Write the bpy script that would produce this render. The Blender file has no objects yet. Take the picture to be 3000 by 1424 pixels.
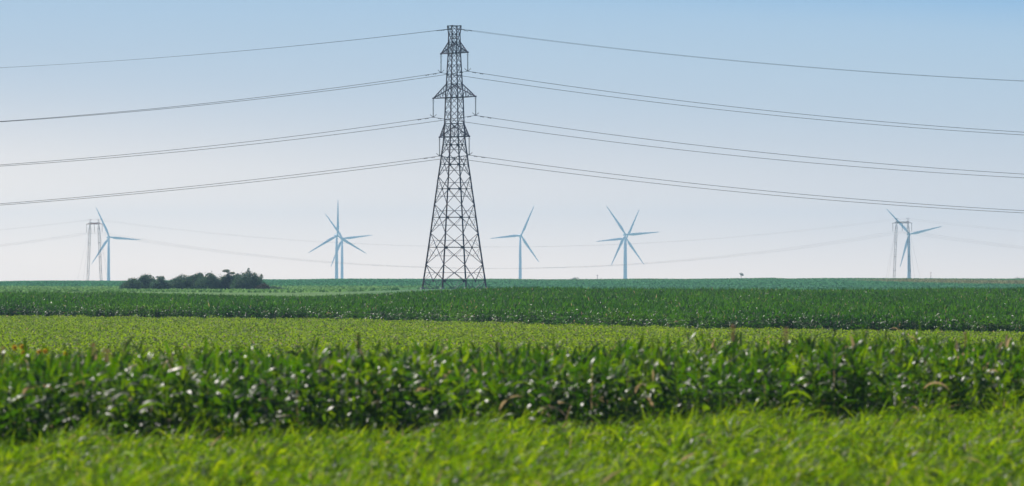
import bpy, math, random
import numpy as np
from mathutils import Vector, Matrix
R = math.radians
scene = bpy.context.scene
C = scene.collection

# ------------------------------------------------------------------ camera, sky, sun, exposure
F = 25000.0            # focal length in pixels of the 3000 px wide photograph (300 mm lens)
HOR = 835.0            # photograph row of the true horizon
cam_d = bpy.data.cameras.new('camera')
cam = bpy.data.objects.new('camera', cam_d); C.objects.link(cam)
cam_d.lens = 300.0; cam_d.sensor_width = 36.0
cam_d.clip_start = 1.0; cam_d.clip_end = 60000.0
cam.location = (0, 0, 0)
cam.rotation_euler = (R(90) + math.atan((HOR - 712) / F), 0, 0)
cam_d.dof.use_dof = True
cam_d.dof.focus_distance = 1700.0
cam_d.dof.aperture_fstop = 2.7
scene.camera = cam

SUN_EL, SUN_AZ = 45.0, -35.0      # azimuth from the view direction, to the left
sd = Vector((math.sin(R(SUN_AZ)) * math.cos(R(SUN_EL)), math.cos(R(SUN_AZ)) * math.cos(R(SUN_EL)), math.sin(R(SUN_EL))))
sl = bpy.data.lights.new('sun', 'SUN'); sl.energy = 5.0; sl.angle = R(0.5); sl.color = (1.0, 0.95, 0.86)
so = bpy.data.objects.new('sun', sl); C.objects.link(so)
so.rotation_euler = sd.to_track_quat('Z', 'Y').to_euler()

w = bpy.data.worlds.new('World'); scene.world = w; w.use_nodes = True
nt = w.node_tree; nt.nodes.clear()
wo = nt.nodes.new('ShaderNodeOutputWorld'); bg = nt.nodes.new('ShaderNodeBackground')
sky = nt.nodes.new('ShaderNodeTexSky'); sky.sky_type = 'NISHITA'; sky.sun_disc = False
sky.sun_elevation = R(SUN_EL); sky.sun_rotation = R(SUN_AZ)
sky.altitude = 100; sky.air_density = 1.0; sky.dust_density = 0.35; sky.ozone_density = 2.0
bg.inputs['Strength'].default_value = 0.15
# the band of haze whitening low over the horizon, by true elevation of the sky direction
tc = nt.nodes.new('ShaderNodeTexCoord'); sx = nt.nodes.new('ShaderNodeSeparateXYZ')
nt.links.new(tc.outputs['Generated'], sx.inputs[0])
cmb = nt.nodes.new('ShaderNodeMath'); cmb.operation = 'MULTIPLY_ADD'     # slightly deeper away from the sun
cmb.inputs[1].default_value = 0.055; nt.links.new(sx.outputs['X'], cmb.inputs[0]); nt.links.new(sx.outputs['Z'], cmb.inputs[2])
mr = nt.nodes.new('ShaderNodeMapRange'); mr.inputs['From Min'].default_value = 0.0; mr.inputs['From Max'].default_value = 0.04
nt.links.new(cmb.outputs[0], mr.inputs['Value'])
rp = nt.nodes.new('ShaderNodeValToRGB'); rp.color_ramp.interpolation = 'B_SPLINE'
els = rp.color_ramp.elements
SKYR = [(0.0, (.91, .80, .85)), (0.30, (.45, .43, .55)), (0.55, (.245, .295, .46)), (0.82, (.222, .285, .44)), (1.0, (.075, .19, .42))]
els[0].position = SKYR[0][0]; els[0].color = SKYR[0][1] + (1,)
els[1].position = 1.0; els[1].color = SKYR[-1][1] + (1,)
for p, c in SKYR[1:-1]:
    e = els.new(p); e.color = c + (1,)
nt.links.new(mr.outputs[0], rp.inputs[0])
mx = nt.nodes.new('ShaderNodeMix'); mx.data_type = 'RGBA'; mx.blend_type = 'MULTIPLY'; mx.inputs[0].default_value = 1.0
m2 = nt.nodes.new('ShaderNodeMapRange'); m2.inputs['From Min'].default_value = 0.045; m2.inputs['From Max'].default_value = 0.30
nt.links.new(sx.outputs['Z'], m2.inputs['Value'])
m3 = nt.nodes.new('ShaderNodeMix'); m3.data_type = 'RGBA'; m3.inputs[7].default_value = (0.28, 0.275, 0.27, 1)   # the dome above the haze band
nt.links.new(m2.outputs[0], m3.inputs[0]); nt.links.new(rp.outputs[0], m3.inputs[6])
nt.links.new(sky.outputs[0], mx.inputs[6]); nt.links.new(m3.outputs[2], mx.inputs[7])
sc2 = nt.nodes.new('ShaderNodeVectorMath'); sc2.operation = 'SCALE'; sc1 = nt.nodes.new('ShaderNodeMath'); sc1.operation = 'MULTIPLY_ADD'; sc1.inputs[1].default_value = 1.3; sc1.inputs[2].default_value = 1.5; sc1.use_clamp = False
nt.links.new(sx.outputs['X'], sc1.inputs[0])
sc1b = nt.nodes.new('ShaderNodeClamp'); sc1b.inputs['Min'].default_value = 1.35; sc1b.inputs['Max'].default_value = 1.65
nt.links.new(sc1.outputs[0], sc1b.inputs['Value']); nt.links.new(sc1b.outputs[0], sc2.inputs['Scale'])
nt.links.new(mx.outputs[2], sc2.inputs[0]); nt.links.new(sc2.outputs[0], bg.inputs['Color']); nt.links.new(bg.outputs[0], wo.inputs['Surface'])

scene.view_settings.view_transform = 'Standard'; scene.view_settings.look = 'None'
scene.view_settings.exposure = 0.13; scene.view_settings.gamma = 1.0
scene.view_settings.use_curve_mapping = False
scene.cycles.use_denoising = True
scene.cycles.max_bounces = 6; scene.cycles.diffuse_bounces = 3; scene.cycles.transmission_bounces = 3
scene.cycles.volume_bounces = 0
scene.cycles.sample_clamp_direct = 2.5

# ------------------------------------------------------------------ helpers
def tag(o, label=None, cat=None, group=None, kind=None):
    if label: o['label'] = label
    if cat: o['category'] = cat
    if group: o['group'] = group
    if kind: o['kind'] = kind
    return o

def empty(name, loc, rz=0.0):
    o = bpy.data.objects.new(name, None); C.objects.link(o)
    o.location = loc; o.rotation_euler = (0, 0, rz); o.empty_display_size = 0.5
    return o

def link(name, me, mat, parent=None):
    o = bpy.data.objects.new(name, me); C.objects.link(o)
    if mat is not None and not me.materials: me.materials.append(mat)
    if parent is not None: o.parent = parent
    return o

def copy_tree(o, parent=None):
    c = o.copy(); C.objects.link(c)
    if parent is not None: c.parent = parent
    for ch in o.children: copy_tree(ch, c)
    return c

class MB:
    """collects beams, tubes, discs into one mesh"""
    def __init__(s): s.v = []; s.f = []
    def add(s, vs, fs):
        n = len(s.v); s.v += [tuple(p) for p in vs]; s.f += [tuple(i + n for i in f) for f in fs]
    def beam(s, a, b, t, t2=None, n=4):
        a = Vector(a); b = Vector(b); d = b - a
        if d.length < 1e-6: return
        d.normalize(); up = Vector((0, 0, 1)) if abs(d.z) < 0.9 else Vector((1, 0, 0))
        u = d.cross(up).normalized(); v = d.cross(u).normalized()
        t2 = t if t2 is None else t2
        vs = []
        for p, r in ((a, t / 2), (b, t2 / 2)):
            k = r * (1.414 if n == 4 else 1.0)
            for i in range(n):
                an = 2 * math.pi * (i + 0.5) / n
                vs.append(p + u * math.cos(an) * k + v * math.sin(an) * k)
        fs = [(i, (i + 1) % n, n + (i + 1) % n, n + i) for i in range(n)]
        fs += [tuple(range(n))[::-1], tuple(range(n, 2 * n))]
        s.add(vs, fs)
    def tube(s, pts, r, n=6):
        pts = [Vector(p) for p in pts]; vs = []
        for i, p in enumerate(pts):
            d = (pts[min(i + 1, len(pts) - 1)] - pts[max(i - 1, 0)]).normalized()
            up = Vector((0, 0, 1)) if abs(d.z) < 0.9 else Vector((1, 0, 0))
            u = d.cross(up).normalized(); v = d.cross(u).normalized()
            for k in range(n):
                an = 2 * math.pi * k / n
                vs.append(p + (u * math.cos(an) + v * math.sin(an)) * (r[i] if isinstance(r, (list, tuple)) else r))
        fs = []
        for i in range(len(pts) - 1):
            for k in range(n):
                fs.append((i * n + k, i * n + (k + 1) % n, (i + 1) * n + (k + 1) % n, (i + 1) * n + k))
        fs += [tuple(range(n))[::-1], tuple(range((len(pts) - 1) * n, len(pts) * n))]
        s.add(vs, fs)
    def plate(s, c, ux, uy, th):
        c = Vector(c); ux = Vector(ux); uy = Vector(uy); nn = ux.cross(uy).normalized() * th / 2
        vs = [c + a * ux + b * uy + k * nn for k in (-1, 1) for a, b in ((-1, -1), (1, -1), (1, 1), (-1, 1))]
        s.add(vs, [(3, 2, 1, 0), (4, 5, 6, 7), (0, 1, 5, 4), (1, 2, 6, 5), (2, 3, 7, 6), (3, 0, 4, 7)])
    def build(s, name, mat, parent=None, smooth=False):
        me = bpy.data.meshes.new(name); me.from_pydata(s.v, [], s.f); me.update()
        if smooth: me.polygons.foreach_set('use_smooth', [True] * len(me.polygons))
        return link(name, me, mat, parent)

def np_mesh(name, V, Q, smooth=True):
    V = np.ascontiguousarray(V, dtype=np.float32); Q = np.ascontiguousarray(Q, dtype=np.int32)
    me = bpy.data.meshes.new(name)
    k = Q.shape[1]
    me.vertices.add(len(V)); me.vertices.foreach_set('co', V.ravel())
    me.loops.add(Q.size); me.loops.foreach_set('vertex_index', Q.ravel())
    me.polygons.add(len(Q)); me.polygons.foreach_set('loop_start', np.arange(0, Q.size, k, dtype=np.int32))
    me.polygons.foreach_set('use_smooth', np.full(len(Q), smooth))
    me.update(calc_edges=True)
    return me

def blades(P, az, L, W, e0, droop, seg, shape, rng, cup=0.0, roll=None):
    """curved tapering leaves; P (N,3) roots; az heading; e0 start elevation; droop total bend (rad)"""
    N = len(P); s = np.linspace(0, 1, seg + 1)
    elev = e0[:, None] - droop[:, None] * s[None, :]
    em = (elev[:, 1:] + elev[:, :-1]) / 2
    ds = L[:, None] / seg
    h = np.concatenate([np.zeros((N, 1)), np.cumsum(np.cos(em) * ds, 1)], 1)
    z = np.concatenate([np.zeros((N, 1)), np.cumsum(np.sin(em) * ds, 1)], 1)
    ca, sa = np.cos(az)[:, None], np.sin(az)[:, None]
    cx = P[:, 0:1] + h * ca; cy = P[:, 1:2] + h * sa; cz = P[:, 2:3] + z
    wv = (W[:, None] * shape[None, :]) / 2
    if roll is None: roll = rng.uniform(-0.5, 0.5, N)
    r = roll[:, None] * (1 + s[None, :])
    # side vector: horizontal perpendicular, rolled toward the blade normal
    nx = -np.sin(elev) * ca; ny = -np.sin(elev) * sa; nz = np.cos(elev)
    sxv = -sa * np.cos(r) + nx * np.sin(r); syv = ca * np.cos(r) + ny * np.sin(r); szv = nz * np.sin(r)
    A = np.stack([cx - wv * sxv, cy - wv * syv, cz - wv * szv], -1)
    B = np.stack([cx + wv * sxv, cy + wv * syv, cz + wv * szv], -1)
    V = np.stack([A, B], 2).reshape(-1, 3)
    base = (np.arange(N) * (seg + 1) * 2)[:, None] + (np.arange(seg) * 2)[None, :]
    Q = np.stack([base, base + 1, base + 3, base + 2], -1).reshape(-1, 4)
    return V, Q

def merge(parts):
    Vs, Qs, n = [], [], 0
    for V, Q in parts:
        Vs.append(V); Qs.append(Q + n); n += len(V)
    return np.concatenate(Vs), np.concatenate(Qs)

def vnoise(x, y, seed):
    """smooth value noise, numpy"""
    xi = np.floor(x).astype(np.int64); yi = np.floor(y).astype(np.int64)
    fx = x - xi; fy = y - yi; fx = fx * fx * (3 - 2 * fx); fy = fy * fy * (3 - 2 * fy)
    def h(a, b):
        k = (a * 374761393 + b * 668265263 + seed * 974711) & 0x7fffffff
        k = ((k ^ (k >> 13)) * 1274126177) & 0x7fffffff
        return ((k ^ (k >> 16)) & 0xffff) / 65535.0
    return (h(xi, yi) * (1 - fx) + h(xi + 1, yi) * fx) * (1 - fy) + (h(xi, yi + 1) * (1 - fx) + h(xi + 1, yi + 1) * fx) * fy

def spot(px, row, Y):
    """world point at distance Y in the direction the photograph's pixel looks"""
    return Vector(((px - 1500) / F * Y, Y, (HOR - row) / F * Y))

# ------------------------------------------------------------------ terrain heights
UT = np.array([-500, 0, 350, 600, 870, 1000, 1150, 1240, 1330, 1500, 1900, 2400, 3000, 3500.])
RIDGE = np.array([849, 849, 849, 856, 862, 859, 853, 846, 842, 839, 842, 845, 840, 840.])      # corn canopy row on its ridge
R1625 = np.array([855, 855, 855, 857, 858, 856, 851, 847, 846, 846, 848, 850, 849, 849.])      # ground beyond the ridge
R2200 = np.array([851, 851, 851, 851, 851, 850, 848, 845, 845, 844, 845, 846, 846, 846.])
R2700 = np.array([839.5, 839.5, 839.5, 839.5, 839.5, 839, 839, 839, 839, 839, 839, 839, 839, 839.])
UC = np.array([-500, 0, 150, 350, 780, 850, 1000, 1230, 1500, 1600, 1800, 1900, 2000, 2170, 2260, 2310, 2400, 2600, 3000, 3500.])
RC = np.array([825, 824, 822, 822, 818.5, 818.6, 816, 816.5, 817.5, 819, 817.5, 816.5, 817, 814.5, 813, 815.5, 814.5, 815.5, 815.5, 815.])
FU = np.array([-800, 3800.]); 
def corn_far_front(u): return np.interp(u, [-500, 0, 1000, 1500, 2100, 3000, 3500], [1130, 1110, 1060, 970, 880, 850, 840])
def corn_near_front(x): return 229.0 + (x + 14) * (56 / 31.0)
def corn_near_back(x): return corn_near_front(x) + 44.0
H_FAR = 2.0
def ground(x, y):
    x = np.asarray(x, float); y = np.asarray(y, float)
    r = np.hypot(x, y); Y = np.where(np.abs(x) < 0.35 * np.maximum(y, 1e-3), y, r); Y = np.maximum(Y, 1.0)
    u = np.clip(1500 + F * x / np.maximum(np.where(y > 1, y, 1), 1), -500, 3500)
    u = np.where(y > 1, u, np.where(x > 0, 3500, -500))
    rz = lambda rows, D: (HOR - np.interp(u, UT, rows)) / F * D
    zf = np.interp(u, [0, 1500, 3000], [-4.55, -4.9, -5.3]); yf = corn_far_front(u)
    z15 = rz(RIDGE, 1500) - H_FAR - np.interp(u, [1000, 1500], [0.55, 0.32])
    z16 = rz(R1625, 1625); z22 = rz(R2200, 2200); z27 = rz(R2700, 2700)
    zc = (HOR - np.interp(u, UC, RC)) / F * 4200 - 0.35
    ks = [(0, -4.8), (600, -4.8), (None, zf), (1500, z15), (1600, z16), (1660, z16 + 0.0), (2200, z22), (2700, z27), (4200, zc), (4600, zc - 1.6), (5000, 0.0 * zc), (6500, -8.0), (9500, -22.0), (60000, -22.0)]
    z = np.full_like(Y, -22.0)
    prevY = np.zeros_like(Y); prevZ = np.full_like(Y, -4.8)
    for k, zz in ks:
        Yk = yf if k is None else np.full_like(Y, float(k))
        zz = np.broadcast_to(zz, Y.shape)
        m = (Y >= prevY) & (Y <= Yk) & (Yk > prevY)
        t = np.where(m, (Y - prevY) / np.maximum(Yk - prevY, 1e-6), 0)
        z = np.where(m, prevZ + (zz - prevZ) * t, z)
        prevY, prevZ = Yk, zz
    z = z + np.where((Y > 1700) & (Y < 4700), (vnoise(x / 60, y / 300, 3) - 0.5) * 0.25, 0)
    z = z + np.where(Y < 1000, (vnoise(x / 9, y / 14, 5) - 0.5) * 0.12, 0)
    return z
def gz(x, y): return float(ground(np.array([x]), np.array([y]))[0])

# ------------------------------------------------------------------ materials
def mat_new(name):
    m = bpy.data.materials.new(name); m.use_nodes = True
    return m, m.node_tree, m.node_tree.nodes['Principled BSDF']

def leaf_mat(name, cols, tcols, rough=0.4, spec=0.5, transl=0.4, nscale=0.5, dry=None):
    m, t, b = mat_new(name)
    ge = t.nodes.new('ShaderNodeNewGeometry')
    tc = t.nodes.new('ShaderNodeTexCoord')
    no = t.nodes.new('ShaderNodeTexNoise'); no.inputs['Scale'].default_value = nscale; no.inputs['Detail'].default_value = 3
    t.links.new(tc.outputs['Object'], no.inputs['Vector'])
    ad = t.nodes.new('ShaderNodeMath'); ad.operation = 'MULTIPLY_ADD'
    t.links.new(ge.outputs['Random Per Island'], ad.inputs[0]); ad.inputs[1].default_value = 0.6
    sb = t.nodes.new('ShaderNodeMath'); sb.operation = 'MULTIPLY_ADD'; sb.inputs[1].default_value = 1.4; sb.inputs[2].default_value = -0.5
    t.links.new(no.outputs['Fac'], sb.inputs[0]); t.links.new(sb.outputs[0], ad.inputs[2])
    def ramp(cs):
        r = t.nodes.new('ShaderNodeValToRGB'); e = r.color_ramp.elements
        e[0].color = cs[0] + (1,); e[1].color = cs[-1] + (1,)
        for i, c in enumerate(cs[1:-1]):
            k = e.new((i + 1) / (len(cs) - 1)); k.color = c + (1,)
        t.links.new(ad.outputs[0], r.inputs[0]); return r
    r1 = ramp(cols); r2 = ramp(tcols)
    if dry:
        fm = t.nodes.new('ShaderNodeMath'); fm.operation = 'MULTIPLY'; fm.inputs[1].default_value = 37.7; t.links.new(ge.outputs['Random Per Island'], fm.inputs[0])
        fr = t.nodes.new('ShaderNodeMath'); fr.operation = 'FRACT'; t.links.new(fm.outputs[0], fr.inputs[0])
        lt = t.nodes.new('ShaderNodeMath'); lt.operation = 'LESS_THAN'; lt.inputs[1].default_value = dry; t.links.new(fr.outputs[0], lt.inputs[0])
        def dr(r, c):
            q = t.nodes.new('ShaderNodeMix'); q.data_type = 'RGBA'; q.inputs[7].default_value = c
            t.links.new(lt.outputs[0], q.inputs[0]); t.links.new(r.outputs[0], q.inputs[6]); return q.outputs[2]
        o1 = dr(r1, (0.36, 0.27, 0.15, 1)); o2 = dr(r2, (0.45, 0.32, 0.16, 1))
    else: o1, o2 = r1.outputs[0], r2.outputs[0]
    t.links.new(o1, b.inputs['Base Color'])
    b.inputs['Roughness'].default_value = rough
    b.inputs['Specular IOR Level'].default_value = spec
    tr = t.nodes.new('ShaderNodeBsdfTranslucent'); t.links.new(o2, tr.inputs['Color'])
    ms = t.nodes.new('ShaderNodeMixShader'); ms.inputs[0].default_value = transl
    t.links.new(b.outputs[0], ms.inputs[1]); t.links.new(tr.outputs[0], ms.inputs[2])
    t.links.new(ms.outputs[0], t.nodes['Material Output'].inputs['Surface'])
    return m

def plain(name, col, rough=0.5, metal=0.0, spec=0.5, var=0.15, scale=2.0):
    m, t, b = mat_new(name)
    tc = t.nodes.new('ShaderNodeTexCoord')
    no = t.nodes.new('ShaderNodeTexNoise'); no.inputs['Scale'].default_value = scale; no.inputs['Detail'].default_value = 4
    t.links.new(tc.outputs['Object'], no.inputs['Vector'])
    r = t.nodes.new('ShaderNodeValToRGB'); e = r.color_ramp.elements
    e[0].position = 0.3; e[1].position = 0.7
    e[0].color = tuple(c * (1 - var) for c in col) + (1,); e[1].color = tuple(min(1, c * (1 + var)) for c in col) + (1,)
    t.links.new(no.outputs['Fac'], r.inputs[0]); t.links.new(r.outputs[0], b.inputs['Base Color'])
    b.inputs['Roughness'].default_value = rough; b.inputs['Metallic'].default_value = metal
    b.inputs['Specular IOR Level'].default_value = spec
    return m

def field_mat(name, leafy=False):
    """fields of different crops, laid out by ground position"""
    m, t, b = mat_new(name)
    N = t.nodes.new; Lk = t.links.new
    ge = N('ShaderNodeNewGeometry'); sp = N('ShaderNodeSeparateXYZ'); Lk(ge.outputs['Position'], sp.inputs[0])
    mp = N('ShaderNodeMapping'); mp.inputs['Scale'].default_value = (0.012, 0.0016, 0.0); Lk(ge.outputs['Position'], mp.inputs['Vector'])
    n1 = N('ShaderNodeTexNoise'); n1.inputs['Scale'].default_value = 1.0; n1.inputs['Detail'].default_value = 3; Lk(mp.outputs[0], n1.inputs['Vector'])
    jy = N('ShaderNodeMath'); jy.operation = 'MULTIPLY_ADD'; jy.inputs[1].default_value = 500.0; Lk(n1.outputs['Fac'], jy.inputs[0]); Lk(sp.outputs['Y'], jy.inputs[2])
    r = N('ShaderNodeMapRange'); r.inputs['From Min'].default_value = 250.0; r.inputs['From Max'].default_value = 4850.0; Lk(jy.outputs[0], r.inputs['Value'])
    def ramp(stops):
        c = N('ShaderNodeValToRGB'); c.color_ramp.interpolation = 'LINEAR'; e = c.color_ramp.elements
        pos = lambda y: min(1.0, max(0.0, y / 4600.0))
        e[0].position = pos(stops[0][0]); e[0].color = stops[0][1] + (1,)
        e[1].position = pos(stops[-1][0]); e[1].color = stops[-1][1] + (1,)
        for y, col in stops[1:-1]:
            k = e.new(pos(y)); k.color = col + (1,)
        Lk(r.outputs[0], c.inputs[0]); return c
    soil = (0.05, 0.06, 0.025)
    left = ramp([(0, soil), (1440, soil), (1490, (0.11, 0.20, 0.06)), (2620, (0.13, 0.23, 0.075)), (2680, (0.055, 0.17, 0.075)), (3700, (0.045, 0.15, 0.065)), (4020, (0.065, 0.19, 0.08)), (4600, (0.065, 0.18, 0.08))])
    right = ramp([(0, soil), (1440, soil), (1490, (0.07, 0.17, 0.09)), (2600, (0.07, 0.17, 0.10)), (2800, (0.058, 0.17, 0.075)), (3700, (0.058, 0.17, 0.07)), (4050, (0.08, 0.18, 0.07)), (4600, (0.08, 0.18, 0.07))])
    fx = N('ShaderNodeMapRange'); fx.inputs['From Min'].default_value = -35.0; fx.inputs['From Max'].default_value = -10.0; Lk(sp.outputs['X'], fx.inputs['Value'])
    mxn = N('ShaderNodeMix'); mxn.data_type = 'RGBA'; Lk(fx.outputs[0], mxn.inputs[0]); Lk(left.outputs[0], mxn.inputs[6]); Lk(right.outputs[0], mxn.inputs[7])
    # ochre ripe field to the right
    d = N('ShaderNodeVectorMath'); d.operation = 'SUBTRACT'; d.inputs[1].default_value = (192.0, 3500.0, 0.0); Lk(ge.outputs['Position'], d.inputs[0])
    d2 = N('ShaderNodeVectorMath'); d2.operation = 'MULTIPLY'; d2.inputs[1].default_value = (1 / 38.0, 1 / 520.0, 0.0); Lk(d.outputs[0], d2.inputs[0])
    ln = N('ShaderNodeVectorMath'); ln.operation = 'LENGTH'; Lk(d2.outputs[0], ln.inputs[0])
    n3 = N('ShaderNodeMath'); n3.operation = 'MULTIPLY_ADD'; n3.inputs[1].default_value = 0.9; n3.inputs[2].default_value = -0.45; Lk(n1.outputs['Fac'], n3.inputs[0])
    ds = N('ShaderNodeMath'); ds.operation = 'ADD'; Lk(ln.outputs['Value'], ds.inputs[0]); Lk(n3.outputs[0], ds.inputs[1])
    oc = N('ShaderNodeMapRange'); oc.inputs['From Min'].default_value = 1.25; oc.inputs['From Max'].default_value = 0.8; Lk(ds.outputs[0], oc.inputs['Value'])
    oc2 = N('ShaderNodeMath'); oc2.operation = 'MULTIPLY'; oc2.inputs[1].default_value = 0.75; Lk(oc.outputs[0], oc2.inputs[0])
    m2 = N('ShaderNodeMix'); m2.data_type = 'RGBA'; Lk(oc2.outputs[0], m2.inputs[0]); Lk(mxn.outputs[2], m2.inputs[6]); m2.inputs[7].default_value = (0.19, 0.16, 0.07, 1)
    # fine mottling
    n2 = N('ShaderNodeTexNoise'); n2.inputs['Scale'].default_value = 0.25; n2.inputs['Detail'].default_value = 4; Lk(ge.outputs['Position'], n2.inputs['Vector'])
    mg = N('ShaderNodeMapRange'); mg.inputs['To Min'].default_value = 0.65; mg.inputs['To Max'].default_value = 1.35; Lk(n2.outputs['Fac'], mg.inputs['Value'])
    m3 = N('ShaderNodeVectorMath'); m3.operation = 'SCALE'; Lk(m2.outputs[2], m3.inputs[0]); Lk(mg.outputs[0], m3.inputs['Scale'])
    Lk(m3.outputs[0], b.inputs['Base Color'])
    b.inputs['Roughness'].default_value = 0.95; b.inputs['Specular IOR Level'].default_value = 0.1
    if leafy:
        mg.inputs['To Min'].default_value = 1.1; mg.inputs['To Max'].default_value = 2.0
        tr = N('ShaderNodeBsdfTranslucent'); Lk(m3.outputs[0], tr.inputs['Color'])
        ms = N('ShaderNodeMixShader'); ms.inputs[0].default_value = 0.5; Lk(b.outputs[0], ms.inputs[1]); Lk(tr.outputs[0], ms.inputs[2])
        Lk(ms.outputs[0], t.nodes['Material Output'].inputs['Surface'])
    return m

M_field = field_mat('crop fields'); M_fieldl = field_mat('far crop leaves', True)
M_corn = leaf_mat('corn leaves', [(0.010, 0.028, 0.001), (0.025, 0.058, 0.002), (0.055, 0.095, 0.003)],
                  [(0.04, 0.14, 0.001), (0.08, 0.21, 0.001), (0.32, 0.48, 0.003)], rough=0.38, spec=0.24, transl=0.50, nscale=0.35, dry=0.025)
M_cornf = leaf_mat('far corn leaves', [(0.009, 0.028, 0.002), (0.020, 0.054, 0.002), (0.040, 0.082, 0.003)],
                   [(0.02, 0.10, 0.001), (0.06, 0.21, 0.001), (0.14, 0.33, 0.002)], rough=0.40, spec=0.18, transl=0.46, nscale=0.05, dry=0.01)
M_stalk = plain('corn stalk', (0.07, 0.12, 0.025), 0.6)
M_grass = leaf_mat('tall grass', [(0.016, 0.042, 0.001), (0.045, 0.085, 0.002), (0.095, 0.14, 0.003)],
                   [(0.04, 0.14, 0.001), (0.20, 0.37, 0.001), (0.56, 0.69, 0.003)], rough=0.45, spec=0.22, transl=0.52, nscale=1.3, dry=0.015)
M_seed = leaf_mat('pale grass seed heads', [(0.16, 0.19, 0.08), (0.24, 0.27, 0.13)], [(0.22, 0.28, 0.09), (0.34, 0.38, 0.16)], 0.6, 0.2, 0.4)
M_meadow = leaf_mat('low crop leaves', [(0.050, 0.095, 0.004), (0.09, 0.14, 0.006), (0.13, 0.18, 0.012)],
                    [(0.15, 0.30, 0.002), (0.28, 0.45, 0.003), (0.44, 0.58, 0.008)], rough=0.5, spec=0.10, transl=0.5, nscale=0.12, dry=0.03)
M_bush = leaf_mat('bush leaves', [(0.018, 0.060, 0.085), (0.036, 0.095, 0.105), (0.075, 0.15, 0.11)],
                  [(0.05, 0.12, 0.05), (0.09, 0.19, 0.06), (0.15, 0.27, 0.07)], rough=0.6, spec=0.2, transl=0.35, nscale=0.4)
M_bushr = leaf_mat('dry bush twigs', [(0.06, 0.045, 0.035), (0.08, 0.06, 0.045)], [(0.08, 0.06, 0.04), (0.10, 0.08, 0.05)], 0.7, 0.2, 0.2)
M_bark = plain('bark', (0.10, 0.075, 0.05), 0.9)
M_steel = plain('galvanised steel', (0.085, 0.070, 0.130), 0.55, 0.0, 0.4, 0.2, 0.6)
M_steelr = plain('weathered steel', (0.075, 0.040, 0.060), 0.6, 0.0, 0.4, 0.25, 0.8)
M_gus = plain('dark gusset steel', (0.035, 0.032, 0.055), 0.6)
M_ins = plain('glass insulator', (0.05, 0.055, 0.07), 0.25, 0.0, 0.5)
M_wire = plain('conductor', (0.10, 0.09, 0.10), 0.5, 0.3, 0.4, 0.1, 0.3)
M_wiret = plain('earth wire', (0.18, 0.19, 0.21), 0.5, 0.3, 0.4, 0.1, 0.3)
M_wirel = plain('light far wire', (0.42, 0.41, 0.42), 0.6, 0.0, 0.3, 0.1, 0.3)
M_conc = plain('footing concrete', (0.42, 0.42, 0.40), 0.9)
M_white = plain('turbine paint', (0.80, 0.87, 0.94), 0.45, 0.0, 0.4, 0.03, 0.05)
M_red = plain('warning paint', (0.45, 0.16, 0.12), 0.6)
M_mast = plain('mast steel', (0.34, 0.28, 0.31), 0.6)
M_petal = leaf_mat('orange petals', [(0.50, 0.26, 0.01), (0.62, 0.34, 0.02)], [(0.55, 0.30, 0.01), (0.62, 0.36, 0.02)], 0.6, 0.2, 0.65)
M_disc = plain('flower disc', (0.08, 0.04, 0.015), 0.9)
M_stem = plain('green stem', (0.08, 0.15, 0.03), 0.6)
M_plume = leaf_mat('reddish plume', [(0.26, 0.15, 0.08), (0.34, 0.21, 0.12)], [(0.35, 0.20, 0.10), (0.45, 0.28, 0.15)], 0.7, 0.2, 0.4)
M_plumed = leaf_mat('dark seed head', [(0.03, 0.035, 0.015), (0.05, 0.05, 0.02)], [(0.04, 0.05, 0.02), (0.06, 0.06, 0.02)], 0.8, 0.2, 0.2)

# ------------------------------------------------------------------ ground: one polar sheet to the horizon
def build_ground():
    fine = np.linspace(-4.6, 4.6, 231); mid = np.concatenate([np.linspace(4.8, 12, 14), np.linspace(14, 180, 40)])
    ang = np.radians(np.concatenate([-mid[::-1][1:], fine, mid]))
    rad = np.concatenate([np.geomspace(3, 130, 12), np.linspace(140, 1000, 130), np.linspace(1010, 1490, 40), np.linspace(1500, 1700, 30),
                          np.linspace(1715, 4700, 210), np.geomspace(4750, 26000, 60)])
    A, Rr = np.meshgrid(ang, rad)
    X = np.sin(A) * Rr; Y = np.cos(A) * Rr
    Z = ground(X, Y)
    V = np.stack([X, Y, Z], -1).reshape(-1, 3)
    na, nr = len(ang), len(rad)
    i = (np.arange(nr - 1)[:, None] * na + np.arange(na)[None, :])
    j = (np.arange(nr - 1)[:, None] * na + ((np.arange(na) + 1) % na)[None, :])
    Q = np.stack([i, i + na, j + na, j], -1).reshape(-1, 4)
    # small disc under the camera closes the middle
    c = len(V); V = np.concatenate([V, [[0, 0, -4.8]]])
    k = np.arange(na); T = np.stack([np.full(na, c), k, (k + 1) % na, (k + 1) % na], -1)
    me = np_mesh('ground', V, Q)
    me2 = bpy.data.meshes.new('x')
    o = link('ground', me, M_field); tag(o, kind='structure')
    return o
build_ground()

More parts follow.
